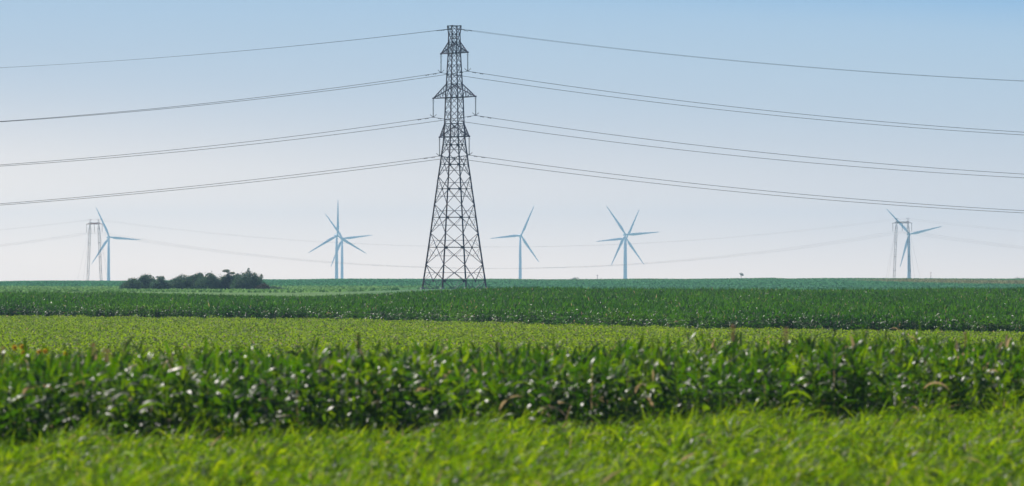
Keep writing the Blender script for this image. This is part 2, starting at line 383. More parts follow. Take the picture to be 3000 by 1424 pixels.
# ------------------------------------------------------------------ main pylon
MPX = 0.065; PY = 1625.0; PZ = (HOR - 846) / F * PY
P0 = Vector(((1331 - 1500) / F * PY, PY, PZ))
h = lambda row: (846 - row) * MPX
PROF = [(76, 15.2), (100, 12.6), (123, 13.2), (155.5, 13.7), (185, 15.0), (216, 16.4), (246, 17.7), (285.4, 19.6), (323, 20.4), (362, 21.6), (400.7, 23.2),
        (424, 25.1), (453, 28.3), (481, 31), (517, 35.2), (553.4, 39), (598, 43.8), (636.8, 47.8), (683, 52.5), (725, 57), (774.6, 62.5), (822.7, 68.2), (846, 70.5)]
PR = [(h(r), s * MPX) for r, s in PROF]
def hs(z):
    return float(np.interp(z, [p[0] for p in PR][::-1], [p[1] for p in PR][::-1]))
LA = Vector((0.4226, -0.9063, 0)); LL = Vector((0.9063, 0.4226, 0))
def build_pylon():
    root = empty('electricity_pylon', P0, math.atan2(-0.9063, 0.4226))
    tag(root, 'tall dark steel lattice electricity pylon standing behind the corn, carrying six cables', 'pylon')
    cs = [(-1, -1), (1, -1), (1, 1), (-1, 1)]
    def cp(i, z): s = hs(z); return Vector((cs[i % 4][0] * s, cs[i % 4][1] * s, z))
    for i in range(4):
        m = MB()
        for (z1, s1), (z2, s2) in zip(PR[:-1], PR[1:]):
            t = 0.15 + 0.09 * (1 - z1 / 50)
            m.beam(cp(i, z1), cp(i, z2), t)
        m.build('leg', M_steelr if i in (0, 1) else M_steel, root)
    br = MB(); thin = MB(); hz = MB(); gu = MB()
    NODES = [76, 100, 123, 155.5, 185, 216, 246, 285.4, 323, 362, 400.7, 453, 517, 598, 683, 774.6]
    hlev = {76: 0, 100: 0, 123: 0, 155.5: 0, 246: 0, 285.4: 0, 362: 0, 400.7: 0, 822.7: 1}
    for ra, rb in zip(NODES[:-1], NODES[1:]):
        za, zb = h(ra), h(rb)
        zx = za + (zb - za) * (hs(za) / (hs(za) + hs(zb)))
        if ra > 400: hlev[846 - zx / MPX] = 1
        for i in range(4):
            a, b_, c, d = cp(i, za), cp(i + 1, za), cp(i, zb), cp(i + 1, zb)
            t = 0.095 if ra > 400 else 0.075
            br.beam(a, d, t); br.beam(b_, c, t)
            l1, l2 = cp(i, zx), cp(i + 1, zx); x = (l1 + l2) / 2
            if ra > 400:
                for e1, e2, ze in ((a, b_, za), (c, d, zb)):
                    q1, q2 = (e1 + x) / 2, (e2 + x) / 2; zq = (ze + zx) / 2
                    thin.beam(cp(i, q1.z), cp(i + 1, q2.z), 0.045)
                    thin.beam(l1, q1, 0.05); thin.beam(l2, q2, 0.05)
            elif rb - ra > 28 and ra > 100:
                thin.beam(l1, (a + b_) / 2, 0.045); thin.beam(l2, (a + b_) / 2, 0.045)
    za, zm, zb = h(774.6), h(822.7), h(846)
    for i in range(4):
        a, b_, m1, m2, c, d = cp(i, za), cp(i + 1, za), cp(i, zm), cp(i + 1, zm), cp(i, zb), cp(i + 1, zb)
        mid = (m1 + m2) / 2
        br.beam(a, mid, 0.11); br.beam(b_, mid, 0.11)
        q1, q2 = (a + mid) / 2, (b_ + mid) / 2; thin.beam(cp(i, q1.z), cp(i + 1, q2.z), 0.06); thin.beam(m1, q1, 0.05); thin.beam(m2, q2, 0.05)
        fa = c.lerp(d, 0.26); fb = d.lerp(c, 0.26)
        br.beam(m1, fa, 0.09); br.beam(m2, fb, 0.09); br.beam(c, fa, 0.10); br.beam(d, fb, 0.10)
        br.beam(fa, m1.lerp(m2, .38), 0.07); br.beam(fb, m2.lerp(m1, .38), 0.07)
    for r in sorted(hlev):
        z = h(r); fr = MB()
        for i in range(4):
            fr.beam(cp(i, z), cp(i + 1, z), 0.15 if r in (76, 155.5, 285.4, 400.7) else 0.11)
            g = 0.16 if hlev[r] else 0.20
            if hlev[r]:
                fm = (cp(i, z) + cp(i + 1, z)) / 2; fd = (cp(i + 1, z) - cp(i, z)).normalized()
                fr.plate(fm, fd * 0.30, (0, 0, 0.24), 0.08)
            c = cp(i, z); inward = Vector((-cs[i][0], 0, 0)); inward2 = Vector((0, -cs[i][1], 0))
            if r > 240 or r in (76, 100, 123):
                fr.plate(c + inward * g * .6, inward * g * .6, (0, 0, g * .62), 0.05)
                fr.plate(c + inward2 * g * .6, inward2 * g * .6, (0, 0, g * .62), 0.05)
        if r in (155.5, 285.4, 400.7):
            fr.beam(cp(0, z), cp(2, z), 0.05); fr.beam(cp(1, z), cp(3, z), 0.05)
        fr.build('level_frame', M_gus, root)
    z = h(112); pf = MB()   # work platform below the top cage
    s_ = hs(z) * 1.02; pf.plate((0, 0, z), (s_, 0, 0), (0, s_ * .6, 0), 0.10)
    for k in (-1, 1):
        pf.beam((-s_, k * s_ * .6, z + .35), (s_, k * s_ * .6, z + .35), 0.05)
        for q in (-1, 0, 1): pf.beam((q * s_ * .95, k * s_ * .59, z), (q * s_ * .95, k * s_ * .59, z + .35), 0.05)
    pf.build('platform', M_gus, root)
    br.add(thin.v, thin.f); br.build('diagonal_bracing', M_steel, root)
    for i in range(4):
        m = MB(); c = cp(i, 0); m.beam((c.x, c.y, -1.2), (c.x, c.y, 0.25), 1.0, 0.7); m.build('footing', M_conc, root)
    # cross arms
    arms = [(123.3, 155.5, 39.7 / 0.4226 * MPX), (246, 285.6, 63 / 0.4226 * MPX), (362, 401, 44 / 0.4226 * MPX)]
    tips = []
    for lv, (ru, rl, hl) in enumerate(arms):
        for sgn in (-1, 1):
            m = MB(); zu, zl = h(ru), h(rl); su, sl_ = hs(zu), hs(zl)
            tip = Vector((sgn * hl, 0, zl))
            lo = [Vector((sgn * sl_, k * sl_, zl)) for k in (-1, 1)]
            up = [Vector((sgn * su, k * su, zu)) for k in (-1, 1)]
            n = 5
            for k in (0, 1):
                m.beam(lo[k], tip, 0.15); m.beam(up[k], tip, 0.15)
                for q in range(1, n):
                    f1, f0 = q / n, (q - 1) / n
                    a = lo[k].lerp(tip, f1); b_ = up[k].lerp(tip, f1)
                    m.beam(a, b_, 0.06); m.beam(lo[k].lerp(tip, f0), b_, 0.06)
            for q in range(0, n):
                f1, f0 = (q + 1) / n, q / n
                if q: m.beam(lo[0].lerp(tip, f0), lo[1].lerp(tip, f0), 0.06); m.beam(up[0].lerp(tip, f0), up[1].lerp(tip, f0), 0.05)
                m.beam(lo[q % 2].lerp(tip, f0), lo[1 - q % 2].lerp(tip, f1), 0.05)
            m.plate(tip, (0.14, 0, 0), (0, 0, 0.16), 0.3)
            arm = m.build('cross_arm', M_steel, root)
            # suspension insulator string
            Ls = (456 - 402) * MPX if lv == 2 else 54.5 * MPX
            ins = MB(); nd = 17
            ins.tube([tip + Vector((0, 0, -0.1)), tip + Vector((0, 0, -Ls))], 0.05)
            for q in range(nd):
                z = -0.35 - (Ls - 0.6) * q / (nd - 1)
                ins.tube([tip + Vector((0, 0, z + 0.05)), tip + Vector((0, 0, z)), tip + Vector((0, 0, z - 0.03))], [0.06, 0.17, 0.12], 10)
            io = ins.build('insulator_string', M_ins, root, True)
            hn = MB(); hu = MB()
            for kk in (-1, 1):
                pts = [tip + Vector((0, kk * 0.66 * f, -Ls + 0.06 + 0.42 * f ** 1.6)) for f in np.linspace(0, 1, 6)]
                hn.tube(pts, 0.05, 6)
                pts = [tip + Vector((0, kk * 0.30 * f, -0.25 - 0.25 * f)) for f in np.linspace(0, 1, 4)]
                hu.tube(pts, 0.018, 5)
            hn.build('arcing_horn', M_gus, io); hu.build('arcing_horn', M_gus, io)
            cl = MB(); cl.beam(tip + Vector((0, -0.28, -Ls - 0.05)), tip + Vector((0, 0.28, -Ls - 0.05)), 0.13)
            cl.build('clamp', M_gus, io)
            bot = P0 + LA * tip.x + LL * tip.y + Vector((0, 0, tip.z - Ls - 0.05))
            tips.append((lv, sgn, bot))
    return tips
tips = build_pylon()

WAB = {(0, -1): (0.150, 0.00043), (1, -1): (0.144, 0.00040), (2, -1): (0.134, 0.00032),
       (0, 1): (0.131, 0.00035), (1, 1): (0.130, 0.00035), (2, 1): (0.124, 0.00033)}
names = {0: 'upper', 1: 'middle', 2: 'lowest'}
def cable(name, start, abL, abR, rad, mat, label, group, tL=190, tR=260, damp=True):
    pts = []
    for side, (A, B), T in ((-1, abL, tL), (1, abR, tR)):
        seg = []
        for t in list(np.linspace(0, 12, 7)) + list(np.linspace(16, T, 60)):
            seg.append(Vector(start) + LL * side * t + Vector((0, 0, -A * t + B * t * t)))
        pts = (seg[::-1] if side == -1 else pts + seg[1:])
    m = MB(); m.tube(pts, rad, 6)
    o = m.build(name, mat, None, True); tag(o, label, 'power line', group)
    if damp:
        for side, (A, B) in ((-1, abL), (1, abR)):
            for t in (1.35, 2.9):
                d = MB(); c = Vector(start) + LL * side * t + Vector((0, 0, -A * t + B * t * t - 0.09)); ax = (LL * side + Vector((0, 0, -A))).normalized()
                d.beam(c - ax * 0.3, c + ax * 0.3, 0.04)
                for k in (-1, 1): d.beam(c + ax * k * 0.16, c + ax * k * 0.32, 0.13)
                d.beam(c, c + Vector((0, 0, 0.11)), 0.05)
                d.build('vibration_damper', M_gus, o)
    return o
for lv, sgn, bot in tips:
    side = 'right hand' if sgn > 0 else 'left hand'
    cable('power_cable', bot, WAB[(lv, -1)], WAB[(lv, 1)], 0.045, M_wire,
          f'dark cable hanging from the {side} end of the {names[lv]} crossarm of the near pylon', 'cables carried by the near pylon')
for sgn in (1, -1):
    z = h(83); s = hs(z)
    st = P0 + LA * (sgn * s) + Vector((0, 0, z))
    cable('earth_wire', st, (0.125, 0.00036), (0.112, 0.00033), 0.026, M_wiret,
          'thin pale wire from the %s side of the top cage of the near pylon' % ('right' if sgn > 0 else 'left'), 'cables carried by the near pylon')

# ------------------------------------------------------------------ wind turbines
TUR = [  # hub px, hub row, screen radius px, cos(yaw), phase deg, label
    (318, 694.8, 97, 0.94, -25 + 0, 'pale blue wind turbine farthest left, between the twin mast tower and the bushes'),
    (986, 690, 105, 0.94, 1, 'pale wind turbine left of the pylon with one blade pointing straight up'),
    (1002, 698.5, 91, 0.96, 84, 'slightly smaller wind turbine overlapping the one with the upright blade'),
    (1524, 690, 97, 0.94, 25, 'lone pale blue wind turbine just right of the near pylon'),
    (1831, 687.3, 102, 0.98, 86, 'higher of two overlapping wind turbines, one blade pointing level to the right'),
    (1833, 699, 94, 0.96, 25, 'lower of two overlapping wind turbines, one blade pointing level to the left'),
    (2663, 686, 102, 0.98, 77, 'pale blue wind turbine farthest right, behind the right twin mast tower')]
BL = 78.0; KT = BL / 44.0
def blade_mesh():
    st = [(0.0, 1.9, 1.9, 0), (0.06, 1.9, 1.7, 5), (0.14, 2.9, 1.1, 14), (0.22, 3.5, 0.8, 12), (0.35, 3.0, 0.55, 9), (0.55, 2.2, 0.36, 6), (0.75, 1.55, 0.24, 3), (0.92, 0.95, 0.14, 1), (0.985, 0.5, 0.08, 0), (1.0, 0.12, 0.03, 0)]
    n = 12; V = []; Fc = []
    for f, ch, th, tw in st:
        ch *= KT; th *= KT; z = 1.2 + f * (BL - 1.2)
        off = (ch - 1.9 * KT) * 0.22 if f > 0.06 else 0
        for k in range(n):
            a = 2 * math.pi * k / n
            x = math.cos(a) * ch / 2 + off; y = math.sin(a) * th / 2 - (f ** 2) * 0.8
            c, s = math.cos(R(tw)), math.sin(R(tw))
            V.append((x * c - y * s, x * s + y * c, z))
    for i in range(len(st) - 1):
        for k in range(n): Fc.append((i * n + k, i * n + (k + 1) % n, (i + 1) * n + (k + 1) % n, (i + 1) * n + k))
    Fc += [tuple(range(n))[::-1], tuple(range((len(st) - 1) * n, len(st) * n))]
    me = bpy.data.meshes.new('blade'); me.from_pydata(V, [], Fc); me.materials.append(M_white)
    me.polygons.foreach_set('use_smooth', [True] * len(me.polygons)); me.update()
    return me
BME = blade_mesh()
for px, row, Rp, cy, ph, lab in TUR:
    D = BL / Rp * F; hubp = spot(px, row, D)
    zb = gz(hubp.x, D); H = hubp.z - zb
    root = empty('wind_turbine', (hubp.x, D + 4, zb)); tag(root, lab, 'wind turbine', 'wind turbines on the horizon')
    yaw = math.acos(cy)
    root.rotation_euler = (0, 0, yaw)
    kt = lambda *a: [q * KT for q in a]
    m = MB(); m.tube([(0, 0, -1), (0, 0, H * 0.35), (0, 0, H * 0.7), (0, 0, H - 1.6)], kt(2.2, 2.0, 1.7, 1.35), 20); m.build('tower', M_white, root, True)
    m = MB(); m.tube([(0, -4.2, H), (0, -3.1, H), (0, 7.5, H + .1), (0, 9.5, H + .1)], kt(1.5, 1.9, 1.9, 1.4), 10); m.beam((0, 8.5, H + 2.2), (0, 8.5, H + 4.4), 0.4); m.build('nacelle', M_white, root, True)
    m = MB(); m.tube([(0, -4.3, H), (0, -5.5, H), (0, -7.0, H), (0, -8.2, H), (0, -8.6, H)], kt(1.5, 1.75, 1.5, .8, .1), 14); m.build('hub', M_white, root, True)
    for k in range(3):
        b = bpy.data.objects.new('blade', BME); C.objects.link(b); b.parent = root
        b.location = (0, -6.2, H); b.rotation_euler = (0, R(ph + 120 * k), 0)

# ------------------------------------------------------------------ guyed twin mast towers of the farther line
def twin_tower(Y, beam_row, base_px, top_px, beam_ext, depth_k, label, painted):
    """base_px/top_px: picture columns of the two mast feet/heads"""
    sc = Y / F
    cx = (top_px[0] + top_px[1]) / 2
    base = spot(cx, 835, Y); z0 = gz(base.x, Y)
    root = empty('twin_mast_tower', (base.x, Y, z0)); tag(root, label, 'power tower', 'guyed towers of the farther power line')
    Hb = (HOR - beam_row) * sc - z0
    for k in (0, 1):
        xb = (base_px[k] - cx) * sc; xt = (top_px[k] - cx) * sc
        dy_b = (-1 if k == 0 else 1) * depth_k * -0.9; dy_t = (-1 if k == 0 else 1) * depth_k * -1.0
        a = Vector((xb, dy_b, 0)); t = Vector((xt, dy_t, Hb))
        m = MB(); w_ = 0.62; n = 26
        def sec(f):
            c = a.lerp(t, f); ww = w_ * (1.0 if 0.06 < f < 0.94 else 0.55)
            return [c + Vector((i * ww, j * ww, 0)) for i, j in ((-1, -1), (1, -1), (1, 1), (-1, 1))]
        for i in range(n):
            s0, s1 = sec(i / n), sec((i + 1) / n)
            for q in range(4):
                m.beam(s0[q], s1[q], 0.12)
                m.beam(s0[q], s1[(q + 1) % 4], 0.08) if i % 2 else m.beam(s0[(q + 1) % 4], s1[q], 0.08)
                m.beam(s0[q], s0[(q + 1) % 4], 0.10 if i % 6 else 0.30)
        m.build('mast', M_mast, root)
        # earth wire peak
        pk = MB(); tt = t + Vector((0, 0, 2.9))
        for i, j in ((-1, -1), (1, -1), (1, 1), (-1, 1)):
            pk.beam(t + Vector((i * .7, j * .7, 0)), tt, 0.12); pk.beam(t + Vector((i * .7, j * .7, 0)), t + Vector((-i * .35, j * .35, 1.45)), 0.08)
        pk.beam(tt + Vector((-1.2, 0, 0)), tt + Vector((1.2, 0, 0)), 0.12)
        pk.build('peak', M_mast, root)
        for s_ in (-1, 1):
            g = MB(); g.tube([t, Vector((xt + (-1 if k == 0 else 1) * (7.5 if s_ < 0 else 5.0), dy_t + s_ * 12, 0.0))] , 0.035, 5)
            g.build('guy_wire', M_wirel, root)
    # crossbeam along the line through the two heads
    h0 = Vector(((top_px[0] - cx) * sc, depth_k, Hb)); h1 = Vector(((top_px[1] - cx) * sc, -depth_k, Hb))
    d = (h1 - h0); e0 = h0 - d * beam_ext; e1 = h1 + d * beam_ext
    m = MB(); up = Vector((0, 0, 0.9)); n = 14; sd_ = d.cross(Vector((0, 0, 1))).normalized() * 0.45
    for s_ in (-1, 1):
        m.beam(e0 + sd_ * s_, e1 + sd_ * s_, 0.14); m.beam(h0 + up + sd_ * s_, h1 + up + sd_ * s_, 0.12)
        m.beam(e0 + sd_ * s_, h0 + up + sd_ * s_, 0.1); m.beam(e1 + sd_ * s_, h1 + up + sd_ * s_, 0.1)
        for i in range(n):
            a = h0.lerp(h1, i / n) + sd_ * s_; b_ = h0.lerp(h1, (i + .5) / n) + up + sd_ * s_; c = h0.lerp(h1, (i + 1) / n) + sd_ * s_
            m.beam(a, b_, 0.09); m.beam(b_, c, 0.09)
    m.build('crossbeam', M_red if painted else M_mast, root)
    ends = []
    for p in (e0, h0.lerp(h1, 0.5), e1):
        m = MB(); m.tube([p, p + Vector((0, 0, -4.6))], 0.09, 6)
        for q in range(9): m.tube([p + Vector((0, 0, -0.5 - q * .45)), p + Vector((0, 0, -0.62 - q * .45))], [0.2, 0.12], 8)
        m.build('insulator_string', M_ins, root)
        ends.append(Vector((base.x, Y, z0)) + p + Vector((0, 0, -4.7)))
    pk = [Vector((base.x, Y, z0)) + h0 + Vector((0, 0, 2.9)), Vector((base.x, Y, z0)) + h1 + Vector((0, 0, 2.9))]
    return ends, pk
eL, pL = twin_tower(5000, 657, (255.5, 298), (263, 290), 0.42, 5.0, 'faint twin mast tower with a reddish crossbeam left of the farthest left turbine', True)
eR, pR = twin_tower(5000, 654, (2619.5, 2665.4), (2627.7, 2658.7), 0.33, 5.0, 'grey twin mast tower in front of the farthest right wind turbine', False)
def far_wire(a, b, sag, sagL, sagR, rad, name, label):
    pts = []
    dl = Vector((a.x - 105, a.y, a.z)); 
    span = b - a
    for t in np.linspace(-0.25, 0, 12)[:-1]:
        pts.append(Vector((a.x + span.x * t, a.y + span.y * t, a.z + 4 * sagL * t * (1 + t))))
    for t in np.linspace(0, 1, 50):
        pts.append(a + span * t + Vector((0, 0, -4 * sag * t * (1 - t))))
    for t in np.linspace(0, 0.3, 14)[1:]:
        pts.append(Vector((b.x + span.x * t, b.y + span.y * t, b.z - 4 * sagR * t * (1 - t))))
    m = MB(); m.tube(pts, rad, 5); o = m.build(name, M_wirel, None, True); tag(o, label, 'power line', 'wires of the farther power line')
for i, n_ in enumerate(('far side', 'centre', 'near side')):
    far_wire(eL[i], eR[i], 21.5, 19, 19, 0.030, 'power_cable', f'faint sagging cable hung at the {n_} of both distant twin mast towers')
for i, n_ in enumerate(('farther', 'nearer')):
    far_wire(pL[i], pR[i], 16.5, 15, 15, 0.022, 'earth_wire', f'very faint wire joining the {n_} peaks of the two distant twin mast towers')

# ------------------------------------------------------------------ bushes, trees and poles
def leaf_cloud(lobes, n, size, rng, spiky=0.0):
    """lobes: (cx,cy,cz,rx,ry,rz); small leaf faces spread through the outer volume"""
    vol = np.array([l[3] * l[5] for l in lobes]); idx = rng.choice(len(lobes), n, p=vol / vol.sum())
    L_ = np.array(lobes)[idx]
    d = rng.normal(size=(n, 3)); d /= np.linalg.norm(d, axis=1)[:, None]
    rr = rng.uniform(0.3, 1.0, n) ** 0.5 * (1 + 0.22 * np.abs(rng.normal(size=n)) * (rng.random(n) < 0.35))
    P = L_[:, :3] + d * L_[:, 3:] * rr[:, None]
    P = P[P[:, 2] > 0.02]; n = len(P)
    a = rng.normal(size=(n, 3)); a /= np.linalg.norm(a, axis=1)[:, None]
    b = np.cross(a, rng.normal(size=(n, 3))); b /= np.linalg.norm(b, axis=1)[:, None]
    s = (size * rng.uniform(0.6, 1.3, n))[:, None]
    V = np.stack([P - a * s, P - b * s * .45, P + a * s, P + b * s * .45], 1).reshape(-1, 3)
    Q = np.arange(4 * n).reshape(-1, 4)
    return V, Q
def bush(px, base_row, top_row, wpx, Y, label, name='bush', cat='bush', seed=0, lobes=7, size=0.17, mat=None, group='bushes in the far field', tall=None, dens=1.0, cap=1.0):
    rng = np.random.default_rng(seed + 100)
    sc = Y / F; x = (px - 1500) * sc; z0 = gz(x, Y); H = (HOR - top_row + 2) * sc - z0; W = wpx * sc
    root = empty(name, (x, Y, z0)); tag(root, label, cat, group)
    lb = []
    W *= 1.16
    for k in range(lobes * 2):
        fx = rng.uniform(-0.5, 0.5); hh = H * (1 - 1.3 * fx * fx) * rng.uniform(0.5, 0.97) * cap
        r_ = W * rng.uniform(0.09, 0.22)
        lb.append((fx * W * 0.72, rng.uniform(-.3, .3) * W, max(hh - r_ * .7, r_ * .4), r_, r_, min(r_ * rng.uniform(.7, 1.0), hh * .6)))
    lb.append((0, 0, H * 0.36, W * 0.44, W * 0.4, H * 0.40))
    if cap == 1.0: lb.append((rng.uniform(-.12, .12) * W, 0, H * .80, W * .15, W * .15, H * .20))
    if tall: lb += [(a * W, 0, b * H, c * W, c * W, d * H) for a, b, c, d in tall]
    V, Q = leaf_cloud(lb, int(1000 * W * H / 4 * dens), size, rng)
    o = link('crown', np_mesh('crown', V, Q, False), mat or M_bush, root)
    m = MB()
    for k in range(4):
        e = Vector((rng.uniform(-.25, .25) * W, rng.uniform(-.2, .2) * W, H * rng.uniform(.45, .75)))
        m.tube([Vector((0, 0, -0.2)), e * 0.5 + Vector((0, 0, .1)), e], [0.14, 0.09, 0.03], 6)
    m.build('trunk', M_bark, root)
    return root
bush(385, 850, 816, 66, 2200, 'low round dark bush at the left end of the thicket', seed=1)
bush(432, 850, 806, 82, 2205, 'dark bush with a ragged raised tip, second from the left end of the thicket', seed=2, tall=[(0.02, .93, .10, .07)])
bush(470, 850, 811, 58, 2195, 'dark bush with a small knob on top, third from the left end of the thicket', seed=3, tall=[(-.12, .93, .08, .07)])
bush(528, 850, 805, 84, 2200, 'wide greenish rounded bush in the middle of the thicket', seed=4, lobes=9)
bush(578, 850, 800, 78, 2210, 'dark flat-topped bush left of the biggest dome-shaped bush', seed=5, lobes=9)
bush(620, 850, 801, 86, 2200, 'largest dark dome-shaped bush of the thicket', seed=6, lobes=10)
bush(668, 850, 791, 52, 2200, 'narrow tree with two separate tufts standing above the thicket', name='small_tree', cat='tree', seed=7,
     tall=[(-.08, .92, .17, .08), (.20, .82, .16, .05), (0, .7, .07, .14)], lobes=5, cap=.72)
bush(698, 850, 803, 54, 2212, 'low dark bush between the tufted tree and the pointed tree', seed=8)
bush(730, 850, 787, 92, 2195, 'tall dark pointed tree at the right end of the thicket', name='pointed_tree', cat='tree', seed=9,
     tall=[(-.02, .91, .035, .09), (-.02, .78, .10, .1), (-.17, .68, .08, .1), (.14, .68, .08, .1), (.34, .60, .04, .14), (.0, .6, .22, .16)], lobes=9, cap=.72)
bush(768, 850, 832, 44, 2190, 'low brownish shrub at the foot of the pointed tree', seed=10, lobes=5, mat=M_bushr)
bush(806, 850, 840, 60, 2200, 'low creeping bush trailing off right of the thicket', seed=12, lobes=7)
def far_tree(px, top_row, wpx, Y, label, name, cat, seed, bare=False):
    rng = np.random.default_rng(seed); sc = Y / F; x = (px - 1500) * sc; z0 = gz(x, Y); H = (HOR - top_row) * sc - z0; W = wpx * sc
    root = empty(name, (x, Y, z0)); tag(root, label, cat)
    m = MB(); m.tube([(0, 0, -.3), (0, 0, H * .6), (W * .05, 0, H * .85)], [.22, .14, .05], 6)
    for k in range(5): m.tube([(0, 0, H * (.45 + .07 * k)), (rng.uniform(-.4, .4) * W, rng.uniform(-.3, .3) * W, H * (.62 + .07 * k))], [.08, .03], 5)
    m.build('trunk', M_bark, root)
    lb = [(rng.uniform(-.3, .3) * W, rng.uniform(-.3, .3) * W, H - W * rng.uniform(.25, .9), W * .26, W * .26, W * .22) for k in range(6)] if bare else \
         [(rng.uniform(-.35, .35) * W, rng.uniform(-.3, .3) * W, H * rng.uniform(.5, .85), W * .3, W * .3, H * .2) for k in range(9)]
    V, Q = leaf_cloud(lb, 260 if bare else 1500, 0.28, rng); link('crown', np_mesh('crown', V, Q, False), M_bush, root)
far_tree(2172, 796, 12, 6000, 'tiny lone tree on the skyline between the turbine pair and the right tower', 'lone_tree', 'tree', 5, True)
far_tree(2990, 806, 44, 6000, 'small hazy tree clump on the skyline at the right edge', 'distant_tree', 'tree', 8)
far_tree(1677, 812, 34, 6000, 'tiny low mound of bush on the skyline left of the turbine pair', 'distant_bush', 'bush', 9)
def pole(px, top_row, Y, label, arm):
    sc = Y / F; x = (px - 1500) * sc; z0 = gz(x, Y); H = (HOR - top_row) * sc - z0
    root = empty('utility_pole', (x, Y, z0)); tag(root, label, 'pole', 'poles on the skyline')
    m = MB(); m.tube([(0, 0, -.3), (0, 0, H)], [.16, .11], 8); m.build('post', M_mast, root)
    m = MB(); m.beam((-arm, 0, H - .5), (arm, 0, H - .5), 0.12)
    for k in (-1, 1): m.tube([(k * arm * .9, 0, H - .45), (k * arm * .9, 0, H - .15)], .07, 6)
    m.build('crosspiece', M_mast, root)
pole(1750, 805, 5000, 'tiny grey pole on the skyline left of the overlapping turbines', 0.5)
pole(2727, 797, 5000, 'small grey pole on the skyline right of the right twin mast tower', 0.4)

# ------------------------------------------------------------------ crops
TAPER = lambda seg: np.array([0.45] + [1.0, 0.95, 0.8, 0.55, 0.04][-seg:] if seg >= 5 else ([0.5, 1.0, 0.75, 0.04] if seg == 3 else ([0.45, 1.0, 0.85, 0.6, 0.04] if seg == 4 else [0.7, 0.9, 0.05])))
def scatter(x0, x1, y0, y1, dens, rng):
    n = int((x1 - x0) * (y1 - y0) * dens)
    return rng.uniform(x0, x1, n), rng.uniform(y0, y1, n)

def corn_plants(x, y, H, nl, seg, Lr, Wr, rng, low=0.12, whorl=2):
    """whole plants: stalk + alternating arching leaves"""
    N = len(x); z = ground(x, y); az0 = rng.uniform(0, 2 * np.pi, N)
    parts = []
    for k in range(nl):
        f = low + (0.86 - low) * k / (nl - 1); top = k >= nl - whorl
        az = az0 + np.pi * (k % 2) + rng.normal(0, 0.35, N)
        lean = rng.normal(0, .04, (N, 2))
        P = np.stack([x + lean[:, 0], y + lean[:, 1], z + H * f + rng.normal(0, .05, N)], 1)
        L = rng.uniform(*Lr, N) * (0.75 + 0.5 * math.sin(math.pi * min(1, f + .15)))
        if top: L *= rng.uniform(.75, 1.0, N)
        W = rng.uniform(*Wr, N) * (0.8 if top else 1.0)
        e0 = rng.uniform(1.05, 1.54, N) if top else rng.uniform(0.8, 1.25, N)
        dr = rng.uniform(0.1, 1.9, N) if top else rng.uniform(1.2, 2.5, N)
        parts.append(blades(P, az, L, W, e0, dr, seg, TAPER(seg), rng))
    # stalks: crossed narrow strips
    P = np.stack([x, y, z], 1)
    parts.append(blades(P, az0, H * 0.9, np.full(N, .035), np.full(N, 1.55), np.full(N, .02), 2, np.array([1, .9, .5]), rng, roll=np.zeros(N)))
    parts.append(blades(P, az0 + 1.57, H * 0.9, np.full(N, .035), np.full(N, 1.55), np.full(N, .02), 2, np.array([1, .9, .5]), rng, roll=np.zeros(N)))
    return merge(parts)

# near corn strip
rng = np.random.default_rng(1)
x, y = scatter(-26, 26, 190, 350, 3.4, rng)
yf = corn_near_front(x) + (vnoise(x / 2.5, x * 0, 7) - .5) * 2.0
k = (y > yf) & (y < corn_near_back(x)) & (np.abs(x) < 0.078 * y) & ((y < yf + 16) | (rng.random(len(x)) < .5))
x, y = x[k], y[k]
H = 2.5 + (vnoise(x / 1.3, y / 3, 9) - .5) * .9 + (vnoise(x / 5, y / 6, 10) - .5) * .4 + rng.normal(0, .17, len(x))
A = corn_plants(x, y, H, 10, 5, (.6, 1.05), (.07, .15), rng, low=.08)
N = len(x) * 3; xr = np.repeat(x, 3) + rng.normal(0, .25, N); yr = np.repeat(y, 3) + rng.normal(0, .25, N)
zr = ground(xr, yr) + np.repeat(H, 3) * rng.uniform(.03, .85, N)
B = blades(np.stack([xr, yr, zr], 1), rng.uniform(0, 6.28, N), rng.uniform(.25, .6, N), rng.uniform(.07, .20, N), rng.uniform(-.9, 1.3, N), rng.uniform(-.3, 1.8, N), 4, np.array([.3, .9, 1.0, .7, .05]), rng, roll=rng.uniform(-.9, .9, N))
V, Q = merge([A, B])
tag(link('corn_strip', np_mesh('corn_strip', V, Q), M_corn), 'broad strip of tall dark green corn with shiny drooping leaves behind the foreground grass', 'corn', kind='stuff')

# far corn field
rng = np.random.default_rng(2)
x, y = scatter(-120, 120, 830, 1502, 3.2, rng)
u = 1500 + F * x / y
yf = corn_far_front(u) + (vnoise(x / 5, x * 0, 17) - .5) * 8
k = (y > yf) & (np.abs(x) < 0.072 * y); x, y, yf = x[k], y[k], yf[k]
fr = y < yf + 9
xf, yff = x[fr], y[fr]
xf = np.concatenate([xf, xf + rng.normal(0, .4, len(xf))]); yff = np.concatenate([yff, yff + rng.normal(0, .4, len(yff))])
Hf = 1.95 + (vnoise(xf / 4, yff / 6, 19) - .5) * .5 + rng.normal(0, .1, len(xf))
A = corn_plants(xf, yff, Hf, 8, 3, (.6, .9), (.10, .15), rng)
xb, yb = x[~fr], y[~fr]
Hb = 1.9 + (vnoise(xb / 5, yb / 12, 19) - .5) * .45 + rng.normal(0, .18, len(xb))
zb = ground(xb, yb)
parts = [A]
